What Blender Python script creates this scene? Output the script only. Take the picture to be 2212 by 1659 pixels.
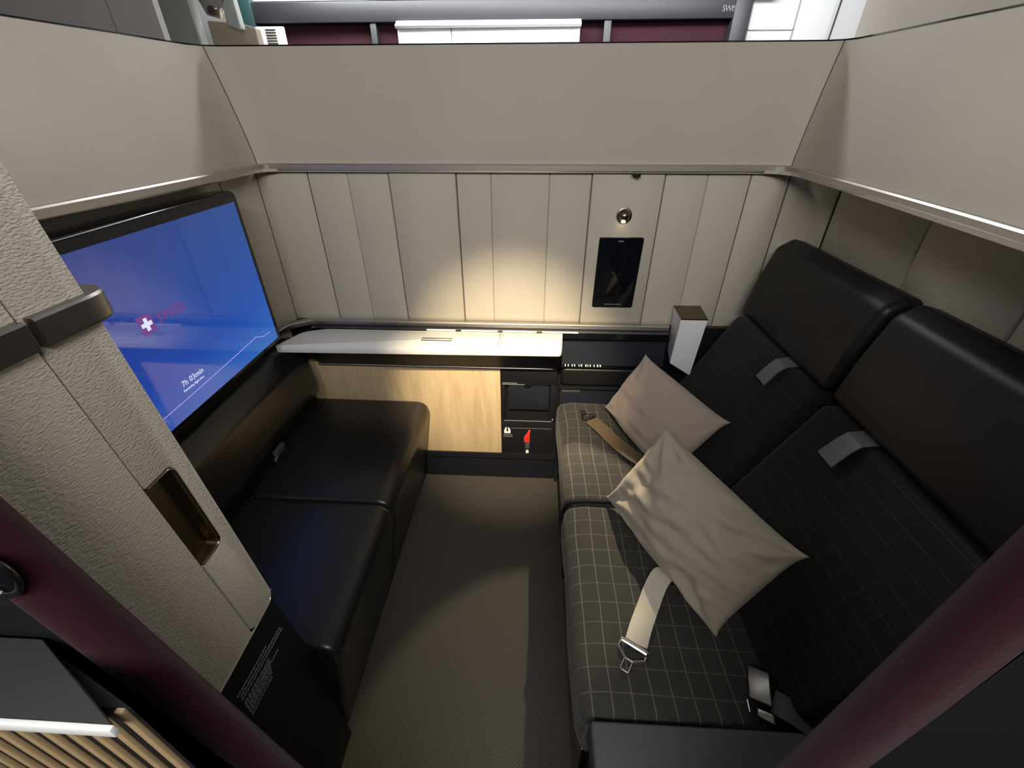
import bpy, bmesh, math, random
from mathutils import Vector, Matrix, noise
random.seed(7)
S = bpy.context.scene
for o in list(bpy.data.objects): bpy.data.objects.remove(o)
COL = S.collection

# ------------------------------------------------------------ camera
cam_d = bpy.data.cameras.new('camera'); cam = bpy.data.objects.new('camera', cam_d); COL.objects.link(cam)
S.camera = cam
cam_d.sensor_fit = 'HORIZONTAL'; cam_d.sensor_width = 36.0; cam_d.lens = 933.589/2212*36.0
cam_d.clip_start = 0.02; cam_d.clip_end = 60
r_ = Vector((0.9987275, 0.05039461, -0.00193863)); u_ = Vector((-0.02550281, 0.53783464, 0.84266453)); f_ = Vector((-0.04350842, 0.8415428, -0.53843545))
M = Matrix((r_, u_, -f_)).transposed().to_4x4(); M.translation = Vector((0, 0, 1.4)); cam.matrix_world = M

# ------------------------------------------------------------ world, exposure, lights
w = bpy.data.worlds.new('cabin_ambience'); S.world = w; w.use_nodes = True
w.node_tree.nodes['Background'].inputs[0].default_value = (0.80, 0.86, 1.0, 1); w.node_tree.nodes['Background'].inputs[1].default_value = 0.03
vs = S.view_settings; vs.view_transform = 'Standard'; vs.look = 'None'; vs.gamma = 1.0; vs.use_curve_mapping = False; vs.exposure = 0.0

def aim(o, loc, target):
    o.location = loc; o.rotation_euler = (Vector(target)-Vector(loc)).to_track_quat('-Z', 'Y').to_euler()
def area(name, loc, target, sx, sy, power, color):
    d = bpy.data.lights.new(name, 'AREA'); d.shape = 'RECTANGLE'; d.size = sx; d.size_y = sy; d.energy = power; d.color = color
    o = bpy.data.objects.new(name, d); COL.objects.link(o); aim(o, loc, target); return o
def spot(name, loc, target, power, color, ang, blend, rad):
    d = bpy.data.lights.new(name, 'SPOT'); d.energy = power; d.color = color; d.spot_size = math.radians(ang); d.spot_blend = blend; d.shadow_soft_size = rad
    o = bpy.data.objects.new(name, d); COL.objects.link(o); aim(o, loc, target); return o
area('ceiling_light_aisle', (0.05, -0.75, 2.18), (0.0, 0.9, 0.9), 1.6, 0.3, 39, (1.0, 0.965, 0.925))
area('ceiling_light_divider', (-0.07, 2.12, 2.22), (-0.07, 1.0, 0.9), 1.7, 0.10, 11.5, (0.97, 0.98, 1.0))
area('ceiling_light_far', (0.0, 2.5, 2.24), (0.2, 3.2, 1.6), 3.2, 0.3, 95, (0.97, 0.98, 1.0))
spot('overhead_spot', (-0.05, -0.30, 2.22), (-0.08, 1.43, 0.43), 500, (1.0, 0.80, 0.52), 24, 0.85, 0.02)
spot('reading_spot', (0.262, 1.385, 1.098), (0.12, 0.86, 0.45), 42, (1.0, 0.84, 0.58), 38, 0.35, 0.006)

# ------------------------------------------------------------ helpers
WL = {}
def put(o, parent=None, label=None, cat=None, group=None, kind=None):
    if parent is not None: o.parent = parent
    if label: o['label'] = label
    if cat: o['category'] = cat
    if group: o['group'] = group
    if kind: o['kind'] = kind
    return o
def thing(name, loc, label, cat, group=None):
    o = bpy.data.objects.new(name, None); COL.objects.link(o); o.location = loc; o.empty_display_size = 0.05
    WL[o.name] = Vector(loc); return put(o, None, label, cat, group)
def obj(name, bm, mat, parent=None, label=None, cat=None, group=None, kind=None, smooth=True, ang=35, base=None):
    """bm holds world coordinates; the object's origin goes to its parent's origin (or to base)"""
    loc = WL[parent.name] if parent else Vector(base) if base else Vector((0, 0, 0))
    bmesh.ops.translate(bm, verts=bm.verts, vec=-loc)
    bmesh.ops.recalc_face_normals(bm, faces=bm.faces)
    me = bpy.data.meshes.new(name); bm.to_mesh(me); bm.free()
    for m in (mat if isinstance(mat, list) else [mat]): me.materials.append(m)
    if smooth:
        me.shade_smooth(); me.set_sharp_from_angle(angle=math.radians(ang))
    o = bpy.data.objects.new(name, me); COL.objects.link(o)
    if parent is None: o.location = loc
    WL[o.name] = loc
    return put(o, parent, label, cat, group, kind)
def NB(): return bmesh.new()
def add_box(bm, lo, hi, bev=0.0, seg=2):
    lo = Vector(lo); hi = Vector(hi)
    b = bmesh.new(); bmesh.ops.create_cube(b, size=1.0)
    for v in b.verts: v.co = Vector([(lo[i]+hi[i])/2+v.co[i]*(hi[i]-lo[i]) for i in range(3)])
    if bev: bmesh.ops.bevel(b, geom=b.edges, offset=bev, segments=seg, profile=0.5, affect='EDGES')
    me = bpy.data.meshes.new('t'); b.to_mesh(me); b.free(); bm.from_mesh(me); bpy.data.meshes.remove(me)
    return bm
def box(lo, hi, bev=0.0, seg=2): return add_box(NB(), lo, hi, bev, seg)
def add_prism(bm, pts, axis, a, b, bev=0.0, seg=2):
    """polygon pts in the two other axes (in xyz order), extruded along axis from a to b"""
    def P(p, t):
        if axis == 0: return (t, p[0], p[1])
        if axis == 1: return (p[0], t, p[1])
        return (p[0], p[1], t)
    t = bmesh.new()
    A = [t.verts.new(P(p, a)) for p in pts]; B = [t.verts.new(P(p, b)) for p in pts]; n = len(pts)
    fs = [t.faces.new(A), t.faces.new(B)]
    for i in range(n): t.faces.new((A[i], A[(i+1) % n], B[(i+1) % n], B[i]))
    bmesh.ops.recalc_face_normals(t, faces=t.faces)
    if bev:
        es = list({e for f in fs for e in f.edges})
        bmesh.ops.bevel(t, geom=es, offset=bev, segments=seg, profile=0.5, affect='EDGES')
    me = bpy.data.meshes.new('t'); t.to_mesh(me); t.free(); bm.from_mesh(me); bpy.data.meshes.remove(me)
    return bm
def prism(*a, **k): return add_prism(NB(), *a, **k)
def rrect(x0, z0, x1, z1, r, n=6, rs=None):
    rs = rs or (r, r, r, r); out = []
    for (cx, cz, a0, rr) in ((x1, z1, 0, rs[0]), (x0, z1, 90, rs[1]), (x0, z0, 180, rs[2]), (x1, z0, 270, rs[3])):
        sx = -1 if cx == x1 else 1; sz = -1 if cz == z1 else 1
        if rr < 1e-5: out.append((cx, cz)); continue
        for k in range(n+1):
            a = math.radians(a0+90*k/n); out.append((cx+sx*rr+rr*math.cos(a), cz+sz*rr+rr*math.sin(a)))
    return out
def fillet(pts, r, n=6):
    """round every corner of a closed polygon; pts may carry their own radius as a third value"""
    out = []; m = len(pts)
    for i in range(m):
        p = Vector(pts[i][:2]); a = Vector(pts[i-1][:2]); b = Vector(pts[(i+1) % m][:2]); rr = pts[i][2] if len(pts[i]) > 2 else r
        d1 = (a-p); d2 = (b-p); l1 = d1.length; l2 = d2.length; d1 /= l1; d2 /= l2
        ang = d1.angle(d2)
        t = min(rr/math.tan(ang/2), l1*0.49, l2*0.49)
        if t < 1e-4: out.append(tuple(p)); continue
        q1 = p+d1*t; q2 = p+d2*t
        for k in range(n+1):
            s = k/n; out.append(tuple((1-s)**2*q1+2*s*(1-s)*p+s*s*q2))
    return out
def loft(prof, ya, yb, r=0.02, n=5, m=10, puff=0.0, wob=0.0):
    """closed xz profile swept along y with rounded ends; UV = (arc length, y)"""
    bm = NB(); uvl = bm.loops.layers.uv.new('UVMap')
    # resample
    P = [Vector(p) for p in prof]; N = len(P)
    c = Vector((sum(p.x for p in P)/N, sum(p.y for p in P)/N))
    arc = [0]
    for i in range(N): arc.append(arc[-1]+(P[(i+1) % N]-P[i]).length)
    def inward(i):
        a = P[i-1]; b = P[(i+1) % N]; d = (b-a).normalized(); nn = Vector((-d.y, d.x))
        if (c-P[i]).dot(nn) < 0: nn = -nn
        return nn
    nn = [inward(i) for i in range(N)]
    st = []
    s = 1 if yb > ya else -1
    for k in range(n+1):
        a = math.pi/2*k/n; st.append((ya+s*r*(1-math.sin(a)), r*(1-math.cos(math.pi/2-a)) if False else r*(1-math.sin(a)) ))
    # quarter circle: offset along y and inset
    st = [(ya+s*r*(1-math.cos(math.pi/2*k/n)), r*(1-math.sin(math.pi/2*k/n))) for k in range(n+1)]
    st2 = [(yb-(y-ya), ins) for (y, ins) in reversed(st)]
    y0 = st[-1][0]; y1 = st2[0][0]
    mid = [(y0+(y1-y0)*k/m, 0) for k in range(1, m)]
    rings = []
    for (y, ins) in st+mid+st2:
        t = (y-ya)/(yb-ya); bulge = puff*math.sin(math.pi*min(max(t, 0), 1))**0.5
        ring = []
        for i in range(N):
            q = P[i]+nn[i]*(ins-bulge)
            v = Vector((q.x, y, q.y))
            if wob:
                v.x += wob*(noise.noise(Vector((q.x*9, y*7, q.y*9))))
                v.z += wob*(noise.noise(Vector((q.x*7+5, y*9, q.y*8))))
            ring.append(bm.verts.new(v))
        rings.append((ring, y))
    for (A, ya_), (B, yb_) in zip(rings, rings[1:]):
        for i in range(N):
            j = (i+1) % N
            f = bm.faces.new((A[i], A[j], B[j], B[i]))
            for l, uv in zip(f.loops, ((arc[i], ya_), (arc[i+1], ya_), (arc[i+1], yb_), (arc[i], yb_))): l[uvl].uv = uv
    for R in (rings[0][0], rings[-1][0]):
        f = bm.faces.new(R)
        for l in f.loops: l[uvl].uv = (l.vert.co.x, l.vert.co.z)
    return bm
def sweep(bm, path, prof, closed=False, flat=True):
    """sweep a small section (side, up) along a 3D path; up stays z"""
    rings = []; n = len(path)
    for i, p in enumerate(path):
        p = Vector(p); a = Vector(path[max(i-1, 0)]); b = Vector(path[min(i+1, n-1)])
        d = b-a
        if flat: d.z = 0
        d.normalize(); side = d.cross(Vector((0, 0, 1))).normalized(); up = side.cross(d).normalized()
        rings.append([bm.verts.new(p+side*s+up*u) for (s, u) in prof])
    m = len(prof)
    for A, B in zip(rings, rings[1:]):
        for i in range(m): bm.faces.new((A[i], A[(i+1) % m], B[(i+1) % m], B[i]))
    bm.faces.new(rings[0]); bm.faces.new(rings[-1]); return bm
def circ(r, n=10): return [(r*math.cos(2*math.pi*k/n), r*math.sin(2*math.pi*k/n)) for k in range(n)]
def tube(path, r, n=10, bm=None): return sweep(bm or NB(), path, circ(r, n), flat=False)
def smooth_path(pts, n=8):
    """Catmull-Rom through pts"""
    P = [Vector(p) for p in pts]; P = [2*P[0]-P[1]]+P+[2*P[-1]-P[-2]]; out = []
    for i in range(1, len(P)-2):
        for k in range(n):
            t = k/n; a, b, c, d = P[i-1:i+3]
            out.append(0.5*((2*b)+(c-a)*t+(2*a-5*b+4*c-d)*t*t+(3*b-a-3*c+d)*t**3))
    out.append(P[-2]); return out
def text_mesh(s, size, ori, right, up, depth=0.0004, align='LEFT', spacing=1.0):
    """lettering as thin geometry lying in the plane right/up, from ori"""
    cu = bpy.data.curves.new('t', 'FONT'); cu.body = s; cu.size = size; cu.extrude = depth; cu.align_x = align; cu.space_character = spacing; cu.resolution_u = 3
    o = bpy.data.objects.new('t', cu); COL.objects.link(o)
    me = bpy.data.meshes.new_from_object(o)
    bm = NB(); bm.from_mesh(me)
    bpy.data.objects.remove(o); bpy.data.curves.remove(cu); bpy.data.meshes.remove(me)
    right = Vector(right).normalized(); up = Vector(up).normalized(); nrm = right.cross(up); ori = Vector(ori)
    for v in bm.verts: v.co = ori+right*v.co.x+up*v.co.y+nrm*v.co.z
    return bm

# ------------------------------------------------------------ materials
def mat(name, col, rough=0.6, metal=0.0, spec=0.5, bump=0.0, bscale=300.0, var=0.0, vscale=6.0, sheen=0.0, emit=None, estr=0.0, coat=0.0, weave=0.0, stretch=None, bdist=0.001):
    m = bpy.data.materials.new(name); m.use_nodes = True; nt = m.node_tree; b = nt.nodes['Principled BSDF']
    b.inputs['Base Color'].default_value = (*col, 1); b.inputs['Roughness'].default_value = rough; b.inputs['Metallic'].default_value = metal
    b.inputs['Specular IOR Level'].default_value = spec
    if sheen: b.inputs['Sheen Weight'].default_value = sheen; b.inputs['Sheen Roughness'].default_value = 0.5
    if coat: b.inputs['Coat Weight'].default_value = coat; b.inputs['Coat Roughness'].default_value = 0.05
    if emit: b.inputs['Emission Color'].default_value = (*emit, 1); b.inputs['Emission Strength'].default_value = estr
    tc = nt.nodes.new('ShaderNodeTexCoord'); src = tc.outputs['Object']
    if stretch:
        mp = nt.nodes.new('ShaderNodeMapping'); mp.inputs['Scale'].default_value = stretch; nt.links.new(src, mp.inputs[0]); src = mp.outputs[0]
    if var:
        n = nt.nodes.new('ShaderNodeTexNoise'); n.inputs['Scale'].default_value = vscale; n.inputs['Detail'].default_value = 5
        nt.links.new(src, n.inputs['Vector'])
        r = nt.nodes.new('ShaderNodeValToRGB'); r.color_ramp.elements[0].position = 0.3; r.color_ramp.elements[1].position = 0.7
        r.color_ramp.elements[0].color = (*[c*(1-var) for c in col], 1); r.color_ramp.elements[1].color = (*[min(1, c*(1+var)) for c in col], 1)
        nt.links.new(n.outputs['Fac'], r.inputs[0]); nt.links.new(r.outputs[0], b.inputs['Base Color'])
    if bump or weave:
        bp = nt.nodes.new('ShaderNodeBump'); bp.inputs['Strength'].default_value = bump or weave; bp.inputs['Distance'].default_value = bdist
        if weave:
            h = None
            for sc in ((1, 1, 6), (6, 6, 1)):
                mp = nt.nodes.new('ShaderNodeMapping'); mp.inputs['Scale'].default_value = sc; nt.links.new(src, mp.inputs[0])
                n2 = nt.nodes.new('ShaderNodeTexNoise'); n2.inputs['Scale'].default_value = bscale; n2.inputs['Detail'].default_value = 1; nt.links.new(mp.outputs[0], n2.inputs['Vector'])
                if h is None: h = n2.outputs['Fac']
                else:
                    ad = nt.nodes.new('ShaderNodeMath'); ad.operation = 'ADD'; nt.links.new(h, ad.inputs[0]); nt.links.new(n2.outputs['Fac'], ad.inputs[1]); h = ad.outputs[0]
        else:
            n2 = nt.nodes.new('ShaderNodeTexNoise'); n2.inputs['Scale'].default_value = bscale; n2.inputs['Detail'].default_value = 3; nt.links.new(src, n2.inputs['Vector']); h = n2.outputs['Fac']
        nt.links.new(h, bp.inputs['Height']); nt.links.new(bp.outputs[0], b.inputs['Normal'])
    return m
MT = {}
MT['linen'] = mat('beige_linen', (0.40, 0.365, 0.32), 0.75, spec=0.2, weave=0.35, bscale=120, var=0.035, vscale=3)
MT['linen_low'] = mat('beige_linen_panel', (0.44, 0.405, 0.345), 0.7, spec=0.2, weave=0.35, bscale=140, var=0.03, vscale=3)
MT['doorlinen'] = mat('beige_textured_vinyl', (0.58, 0.54, 0.465), 0.5, spec=0.45, bump=1.0, bscale=330, stretch=(1, 0.7, 1.5), bdist=0.0017)
MT['seam'] = mat('seam_shadow_gap', (0.05, 0.045, 0.04), 0.8)
MT['chrome'] = mat('brushed_steel', (0.56, 0.53, 0.50), 0.36, metal=1.0)
MT['bronze'] = mat('brushed_bronze', (0.20, 0.155, 0.115), 0.28, metal=1.0)
MT['smoke'] = mat('smoked_steel', (0.26, 0.25, 0.24), 0.33, metal=1.0)
MT['leather'] = mat('black_leather', (0.013, 0.013, 0.0135), 0.31, spec=0.62, bump=0.25, bscale=420)
MT['leather2'] = mat('charcoal_leather', (0.0075, 0.0075, 0.009), 0.42, spec=0.32, bump=0.25, bscale=420)
MT['armlea'] = mat('grey_leather', (0.055, 0.057, 0.062), 0.5, spec=0.4, bump=0.2, bscale=420)
MT['black'] = mat('black_plastic', (0.009, 0.0095, 0.012), 0.5, spec=0.22, bump=0.12, bscale=900)
MT['navy'] = mat('dark_slate_plastic', (0.013, 0.016, 0.025), 0.5, spec=0.2)
MT['gloss'] = mat('gloss_black', (0.006, 0.006, 0.008), 0.12, spec=0.5)
MT['glass'] = mat('dark_glass', (0.004, 0.005, 0.007), 0.04, spec=0.5)
MT['counter'] = mat('white_solid_surface', (0.78, 0.78, 0.76), 0.22, spec=0.5)
MT['white'] = mat('white_plastic', (0.72, 0.72, 0.75), 0.4)
MT['whitew'] = mat('white_print_and_glint', (0.75, 0.75, 0.75), 0.6)  # for real print and vent bars, also for painted reflections on the console lip
MT['greyprint'] = mat('grey_print', (0.24, 0.24, 0.25), 0.6)
MT['red'] = mat('red_webbing', (0.62, 0.035, 0.03), 0.6, bump=0.3, bscale=500)
MT['pillow1'] = mat('taupe_cotton', (0.36, 0.30, 0.26), 0.85, spec=0.15, sheen=0.2, bump=0.25, bscale=500)
MT['pillow2'] = mat('sand_cotton', (0.36, 0.315, 0.25), 0.8, spec=0.2, sheen=0.2, bump=0.3, bscale=350)
MT['belt'] = mat('champagne_webbing', (0.50, 0.46, 0.38), 0.4, spec=0.5, bump=0.4, bscale=700)
MT['belt2'] = mat('brown_webbing', (0.13, 0.095, 0.055), 0.5, spec=0.5, bump=0.4, bscale=700)
MT['metal'] = mat('polished_metal', (0.78, 0.76, 0.72), 0.16, metal=1.0)
MT['felt'] = mat('maroon_felt', (0.024, 0.0034, 0.008), 0.9, spec=0.1, sheen=0.1, bump=0.4, bscale=350)
MT['feltfar'] = mat('maroon_cloth', (0.040, 0.012, 0.018), 0.85, spec=0.2)
MT['teal'] = mat('petrol_plastic', (0.02, 0.055, 0.055), 0.4)
MT['slate'] = mat('slate_frame', (0.026, 0.027, 0.030), 0.45)
MT['offwhite'] = mat('cabin_white', (0.74, 0.75, 0.74), 0.5)
MT['palegreen'] = mat('pale_green_grey', (0.42, 0.45, 0.42), 0.5)
MT['coolgrey'] = mat('cool_grey_linen', (0.36, 0.35, 0.345), 0.75, weave=0.3, bscale=120)
MT['tan'] = mat('tan_vinyl', (0.30, 0.24, 0.18), 0.6)
MT['darktop'] = mat('dark_grey_top', (0.035, 0.037, 0.038), 0.35)
MT['louver'] = mat('pale_wood_slat', (0.36, 0.26, 0.14), 0.5, var=0.12, vscale=12, stretch=(20, 20, 1))
MT['ceiling'] = mat('ceiling_white', (0.75, 0.75, 0.74), 0.6)
MT['led'] = mat('led_lens', (1, 0.9, 0.6), 0.3, emit=(1.0, 0.82, 0.45), estr=14)

MT['basebd'] = mat('blue_black_plinth', (0.008, 0.009, 0.014), 0.55, spec=0.3)
def wood_mat():
    m = mat('light_maple_veneer', (0.60, 0.46, 0.27), 0.42, spec=0.4); nt = m.node_tree; b = nt.nodes['Principled BSDF']
    tc = nt.nodes.new('ShaderNodeTexCoord'); mp = nt.nodes.new('ShaderNodeMapping'); mp.inputs['Scale'].default_value = (9, 9, 1.0)
    n = nt.nodes.new('ShaderNodeTexNoise'); n.inputs['Scale'].default_value = 4.5; n.inputs['Detail'].default_value = 8; n.inputs['Distortion'].default_value = 0.8
    r = nt.nodes.new('ShaderNodeValToRGB'); e = r.color_ramp.elements; e[0].position = 0.3; e[0].color = (0.46, 0.345, 0.205, 1); e[1].position = 0.72; e[1].color = (0.58, 0.455, 0.29, 1)
    nt.links.new(tc.outputs['Object'], mp.inputs[0]); nt.links.new(mp.outputs[0], n.inputs['Vector']); nt.links.new(n.outputs['Fac'], r.inputs[0]); nt.links.new(r.outputs[0], b.inputs['Base Color'])
    return m
MT['wood'] = wood_mat()
def plaid_mat(name, base, line, su=0.0395, sv=0.046, wu=0.026, wv=0.022):
    m = mat(name, base, 0.85, spec=0.2, sheen=0.1); nt = m.node_tree; b = nt.nodes['Principled BSDF']
    uv = nt.nodes.new('ShaderNodeUVMap'); uv.uv_map = 'UVMap'; sp = nt.nodes.new('ShaderNodeSeparateXYZ'); nt.links.new(uv.outputs[0], sp.inputs[0])
    def lines(sock, s, wd):
        d = nt.nodes.new('ShaderNodeMath'); d.operation = 'DIVIDE'; d.inputs[1].default_value = s; nt.links.new(sock, d.inputs[0])
        f = nt.nodes.new('ShaderNodeMath'); f.operation = 'FRACT'; nt.links.new(d.outputs[0], f.inputs[0])
        a = nt.nodes.new('ShaderNodeMath'); a.operation = 'SUBTRACT'; a.inputs[1].default_value = 0.5; nt.links.new(f.outputs[0], a.inputs[0])
        c = nt.nodes.new('ShaderNodeMath'); c.operation = 'ABSOLUTE'; nt.links.new(a.outputs[0], c.inputs[0])
        l = nt.nodes.new('ShaderNodeMath'); l.operation = 'LESS_THAN'; l.inputs[1].default_value = wd; nt.links.new(c.outputs[0], l.inputs[0]); return l.outputs[0]
    a = lines(sp.outputs[0], su, wu); c = lines(sp.outputs[1], sv, wv)
    c2 = nt.nodes.new('ShaderNodeMath'); c2.operation = 'MULTIPLY'; c2.inputs[1].default_value = 0.6; nt.links.new(c, c2.inputs[0])
    mx = nt.nodes.new('ShaderNodeMath'); mx.operation = 'MAXIMUM'; nt.links.new(a, mx.inputs[0]); nt.links.new(c2.outputs[0], mx.inputs[1])
    mix = nt.nodes.new('ShaderNodeMix'); mix.data_type = 'RGBA'; mix.inputs['A'].default_value = (*base, 1); mix.inputs['B'].default_value = (*line, 1)
    nt.links.new(mx.outputs[0], mix.inputs['Factor']); nt.links.new(mix.outputs['Result'], b.inputs['Base Color'])
    # woven micro texture
    n = nt.nodes.new('ShaderNodeTexNoise'); n.inputs['Scale'].default_value = 900; nt.links.new(uv.outputs[0], n.inputs['Vector'])
    bp = nt.nodes.new('ShaderNodeBump'); bp.inputs['Strength'].default_value = 0.4; bp.inputs['Distance'].default_value = 0.001; nt.links.new(n.outputs['Fac'], bp.inputs['Height']); nt.links.new(bp.outputs[0], b.inputs['Normal'])
    return m
MT['plaid'] = plaid_mat('charcoal_windowpane_cloth', (0.036, 0.035, 0.032), (0.125, 0.118, 0.098))
MT['plaid_shaded'] = plaid_mat('charcoal_windowpane_cloth_shaded', (0.0075, 0.008, 0.0085), (0.026, 0.0255, 0.024), wu=0.025, wv=0.018)  # same cloth as the seats, with the backrest's shade put into a darker colour
def carpet_mat():
    m = mat('charcoal_ribbed_carpet', (0.06, 0.055, 0.048), 0.95, spec=0.1); nt = m.node_tree; b = nt.nodes['Principled BSDF']
    tc = nt.nodes.new('ShaderNodeTexCoord'); k = nt.nodes.new('ShaderNodeTexChecker'); k.inputs['Scale'].default_value = 230
    k.inputs['Color1'].default_value = (0.080, 0.0755, 0.068, 1); k.inputs['Color2'].default_value = (0.050, 0.047, 0.043, 1)
    n = nt.nodes.new('ShaderNodeTexNoise'); n.inputs['Scale'].default_value = 350; nt.links.new(tc.outputs['Object'], n.inputs['Vector'])
    mx = nt.nodes.new('ShaderNodeMix'); mx.data_type = 'RGBA'; mx.inputs['Factor'].default_value = 0.35; nt.links.new(tc.outputs['Object'], k.inputs[0]); nt.links.new(k.outputs[0], mx.inputs['A']); nt.links.new(n.outputs['Fac'], mx.inputs['B'])
    ml = nt.nodes.new('ShaderNodeMix'); ml.data_type = 'RGBA'; ml.blend_type = 'MULTIPLY'; ml.inputs['Factor'].default_value = 1.0
    nt.links.new(k.outputs[0], ml.inputs['A']); r = nt.nodes.new('ShaderNodeValToRGB'); r.color_ramp.elements[0].color = (0.7, 0.7, 0.7, 1); r.color_ramp.elements[1].color = (1.3, 1.3, 1.3, 1)
    nt.links.new(n.outputs['Fac'], r.inputs[0]); nt.links.new(r.outputs[0], ml.inputs['B']); nt.links.new(ml.outputs['Result'], b.inputs['Base Color'])
    return m
MT['carpet'] = carpet_mat()
def screen_mat():
    # a lit screen behind glossy glass: deep blue, brighter towards its lower far corner, violet towards the top near corner
    m = mat('lit_blue_screen', (0.0, 0.0, 0.0), 0.045, spec=0.7); nt = m.node_tree; b = nt.nodes['Principled BSDF']
    tc = nt.nodes.new('ShaderNodeTexCoord'); sp = nt.nodes.new('ShaderNodeSeparateXYZ'); nt.links.new(tc.outputs['Object'], sp.inputs[0])
    def mr(sock, a, c):
        x = nt.nodes.new('ShaderNodeMapRange'); x.inputs['From Min'].default_value = a; x.inputs['From Max'].default_value = c; nt.links.new(sock, x.inputs['Value']); return x.outputs['Result']
    hy = mr(sp.outputs['Y'], -0.35, 0.35); hz = mr(sp.outputs['Z'], -0.20, 0.20)
    mixh = nt.nodes.new('ShaderNodeMix'); mixh.data_type = 'RGBA'; mixh.inputs['A'].default_value = (0.022, 0.055, 0.36, 1); mixh.inputs['B'].default_value = (0.022, 0.115, 0.50, 1); nt.links.new(hy, mixh.inputs['Factor'])
    rz = nt.nodes.new('ShaderNodeValToRGB'); e = rz.color_ramp.elements; e[0].position = 0.0; e[0].color = (1.7, 1.45, 1.12, 1); e[1].position = 1.0; e[1].color = (1.25, 0.72, 0.62, 1)
    x = e.new(0.30); x.color = (0.75, 0.85, 0.95, 1); x = e.new(0.12); x.color = (1.35, 1.25, 1.1, 1)
    nt.links.new(hz, rz.inputs[0])
    ml = nt.nodes.new('ShaderNodeMix'); ml.data_type = 'RGBA'; ml.blend_type = 'MULTIPLY'; ml.inputs['Factor'].default_value = 1.0
    nt.links.new(mixh.outputs['Result'], ml.inputs['A']); nt.links.new(rz.outputs[0], ml.inputs['B'])
    nt.links.new(ml.outputs['Result'], b.inputs['Emission Color']); b.inputs['Emission Strength'].default_value = 0.85
    return m
MT['screen'] = screen_mat()
MT['scr_white'] = mat('lit_white_print', (0, 0, 0), 0.4, emit=(0.75, 0.80, 1.0), estr=0.95)
MT['scr_red'] = mat('lit_red_print', (0, 0, 0), 0.4, emit=(0.20, 0.04, 0.20), estr=0.9)
MT['scr_red2'] = mat('lit_red_tile', (0, 0, 0), 0.4, emit=(0.17, 0.05, 0.26), estr=0.9)
MT['scr_line'] = mat('lit_lilac_line', (0, 0, 0), 0.4, emit=(0.55, 0.42, 0.95), estr=0.9)

# ------------------------------------------------------------ the setting
obj('floor', box((-2.8, -1.6, -0.06), (2.8, 3.6, 0.0)), MT['carpet'], kind='structure', smooth=False)
obj('ceiling', box((-3.6, -1.6, 2.26), (3.6, 3.6, 2.32)), MT['ceiling'], kind='structure', smooth=False)

RB = [(-0.88, 0.18), (-0.850, 0.75), (-0.840, 1.00), (-0.838, 1.20), (-0.842, 1.31), (-0.842, 1.37), (-0.834, 1.402), (-0.815, 1.420), (-0.78, 1.426),
      (-0.4, 1.426), (0.0, 1.426), (0.4, 1.426), (0.655, 1.426), (0.695, 1.420), (0.722, 1.402), (0.729, 1.37), (0.725, 1.30), (0.712, 1.15), (0.695, 0.93), (0.672, 0.70), (0.645, 0.50), (0.60, 0.18)]
RT = [(-1.06, 0.18), (-0.985, 0.75), (-0.962, 1.00), (-0.938, 1.20), (-0.930, 1.31), (-0.922, 1.38), (-0.900, 1.418), (-0.870, 1.430), (-0.83, 1.432),
      (-0.4, 1.432), (0.0, 1.432), (0.4, 1.432), (0.700, 1.432), (0.735, 1.430), (0.765, 1.418), (0.780, 1.39), (0.785, 1.32), (0.790, 1.15), (0.800, 0.95), (0.812, 0.72), (0.822, 0.50), (0.84, 0.18)]
Z0, Z1 = 1.258, 1.541
def upper_wall(i0, i1):
    """inner skin, outer skin 3 cm behind it, closed on top and bottom"""
    bm = NB(); n = 8; off = 0.03
    rows_in = []; rows_out = []
    for i in range(i0, i1+1):
        b = Vector(RB[i]); t = Vector(RT[i]); c = Vector((-0.07, 0.6)); 
        a = Vector(RB[max(i-1, 0)]); d = Vector(RB[min(i+1, len(RB)-1)]); tg = (d-a).normalized(); nn = Vector((-tg.y, tg.x))
        if (c-b).dot(nn) > 0: nn = -nn
        ri = []; ro = []
        for k in range(n+1):
            s = k/n; p = b.lerp(t, s**1.25); z = Z0+(Z1-Z0)*s
            ri.append(bm.verts.new((p.x, p.y, z))); ro.append(bm.verts.new((p.x+nn.x*off, p.y+nn.y*off, z)))
        rows_in.append(ri); rows_out.append(ro)
    for R in (rows_in, rows_out):
        for A, B in zip(R, R[1:]):
            for k in range(n): bm.faces.new((A[k], B[k], B[k+1], A[k+1]))
    for k in (0, n):
        for i in range(len(rows_in)-1): bm.faces.new((rows_in[i][k], rows_in[i+1][k], rows_out[i+1][k], rows_out[i][k]))
    for i in (0, -1):
        for k in range(n): bm.faces.new((rows_in[i][k], rows_in[i][k+1], rows_out[i][k+1], rows_out[i][k]))
    return bm
obj('wall_left', upper_wall(0, 6), MT['linen'], kind='structure', ang=60)
wb = obj('wall_back', upper_wall(6, 14), MT['linen'], kind='structure', ang=60)
obj('wall_right', upper_wall(14, 21), MT['linen'], kind='structure', ang=60)
# dark hairline seams at the two upper corners and the dark cap on the rim
def seam(i):
    b, t = Vector(RB[i]), Vector(RT[i]); c = Vector((-0.07, 0.6)); P = []
    for k in range(13):
        q = k/12; p = b.lerp(t, q**1.25); p = p+(c-p).normalized()*0.0004; P.append((p.x, p.y, Z0+(Z1-Z0)*q))
    return obj('seam', tube(P, 0.0012, 6), MT['seam'], wb)
seam(6); seam(14)
path = [(RT[i][0], RT[i][1], Z1+0.002) for i in range(len(RT))]
obj('trim_1', sweep(NB(), path, [(0.001, -0.002), (0.001, 0.001), (-0.032, 0.001), (-0.032, -0.002)]), MT['gloss'], kind='structure')
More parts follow.
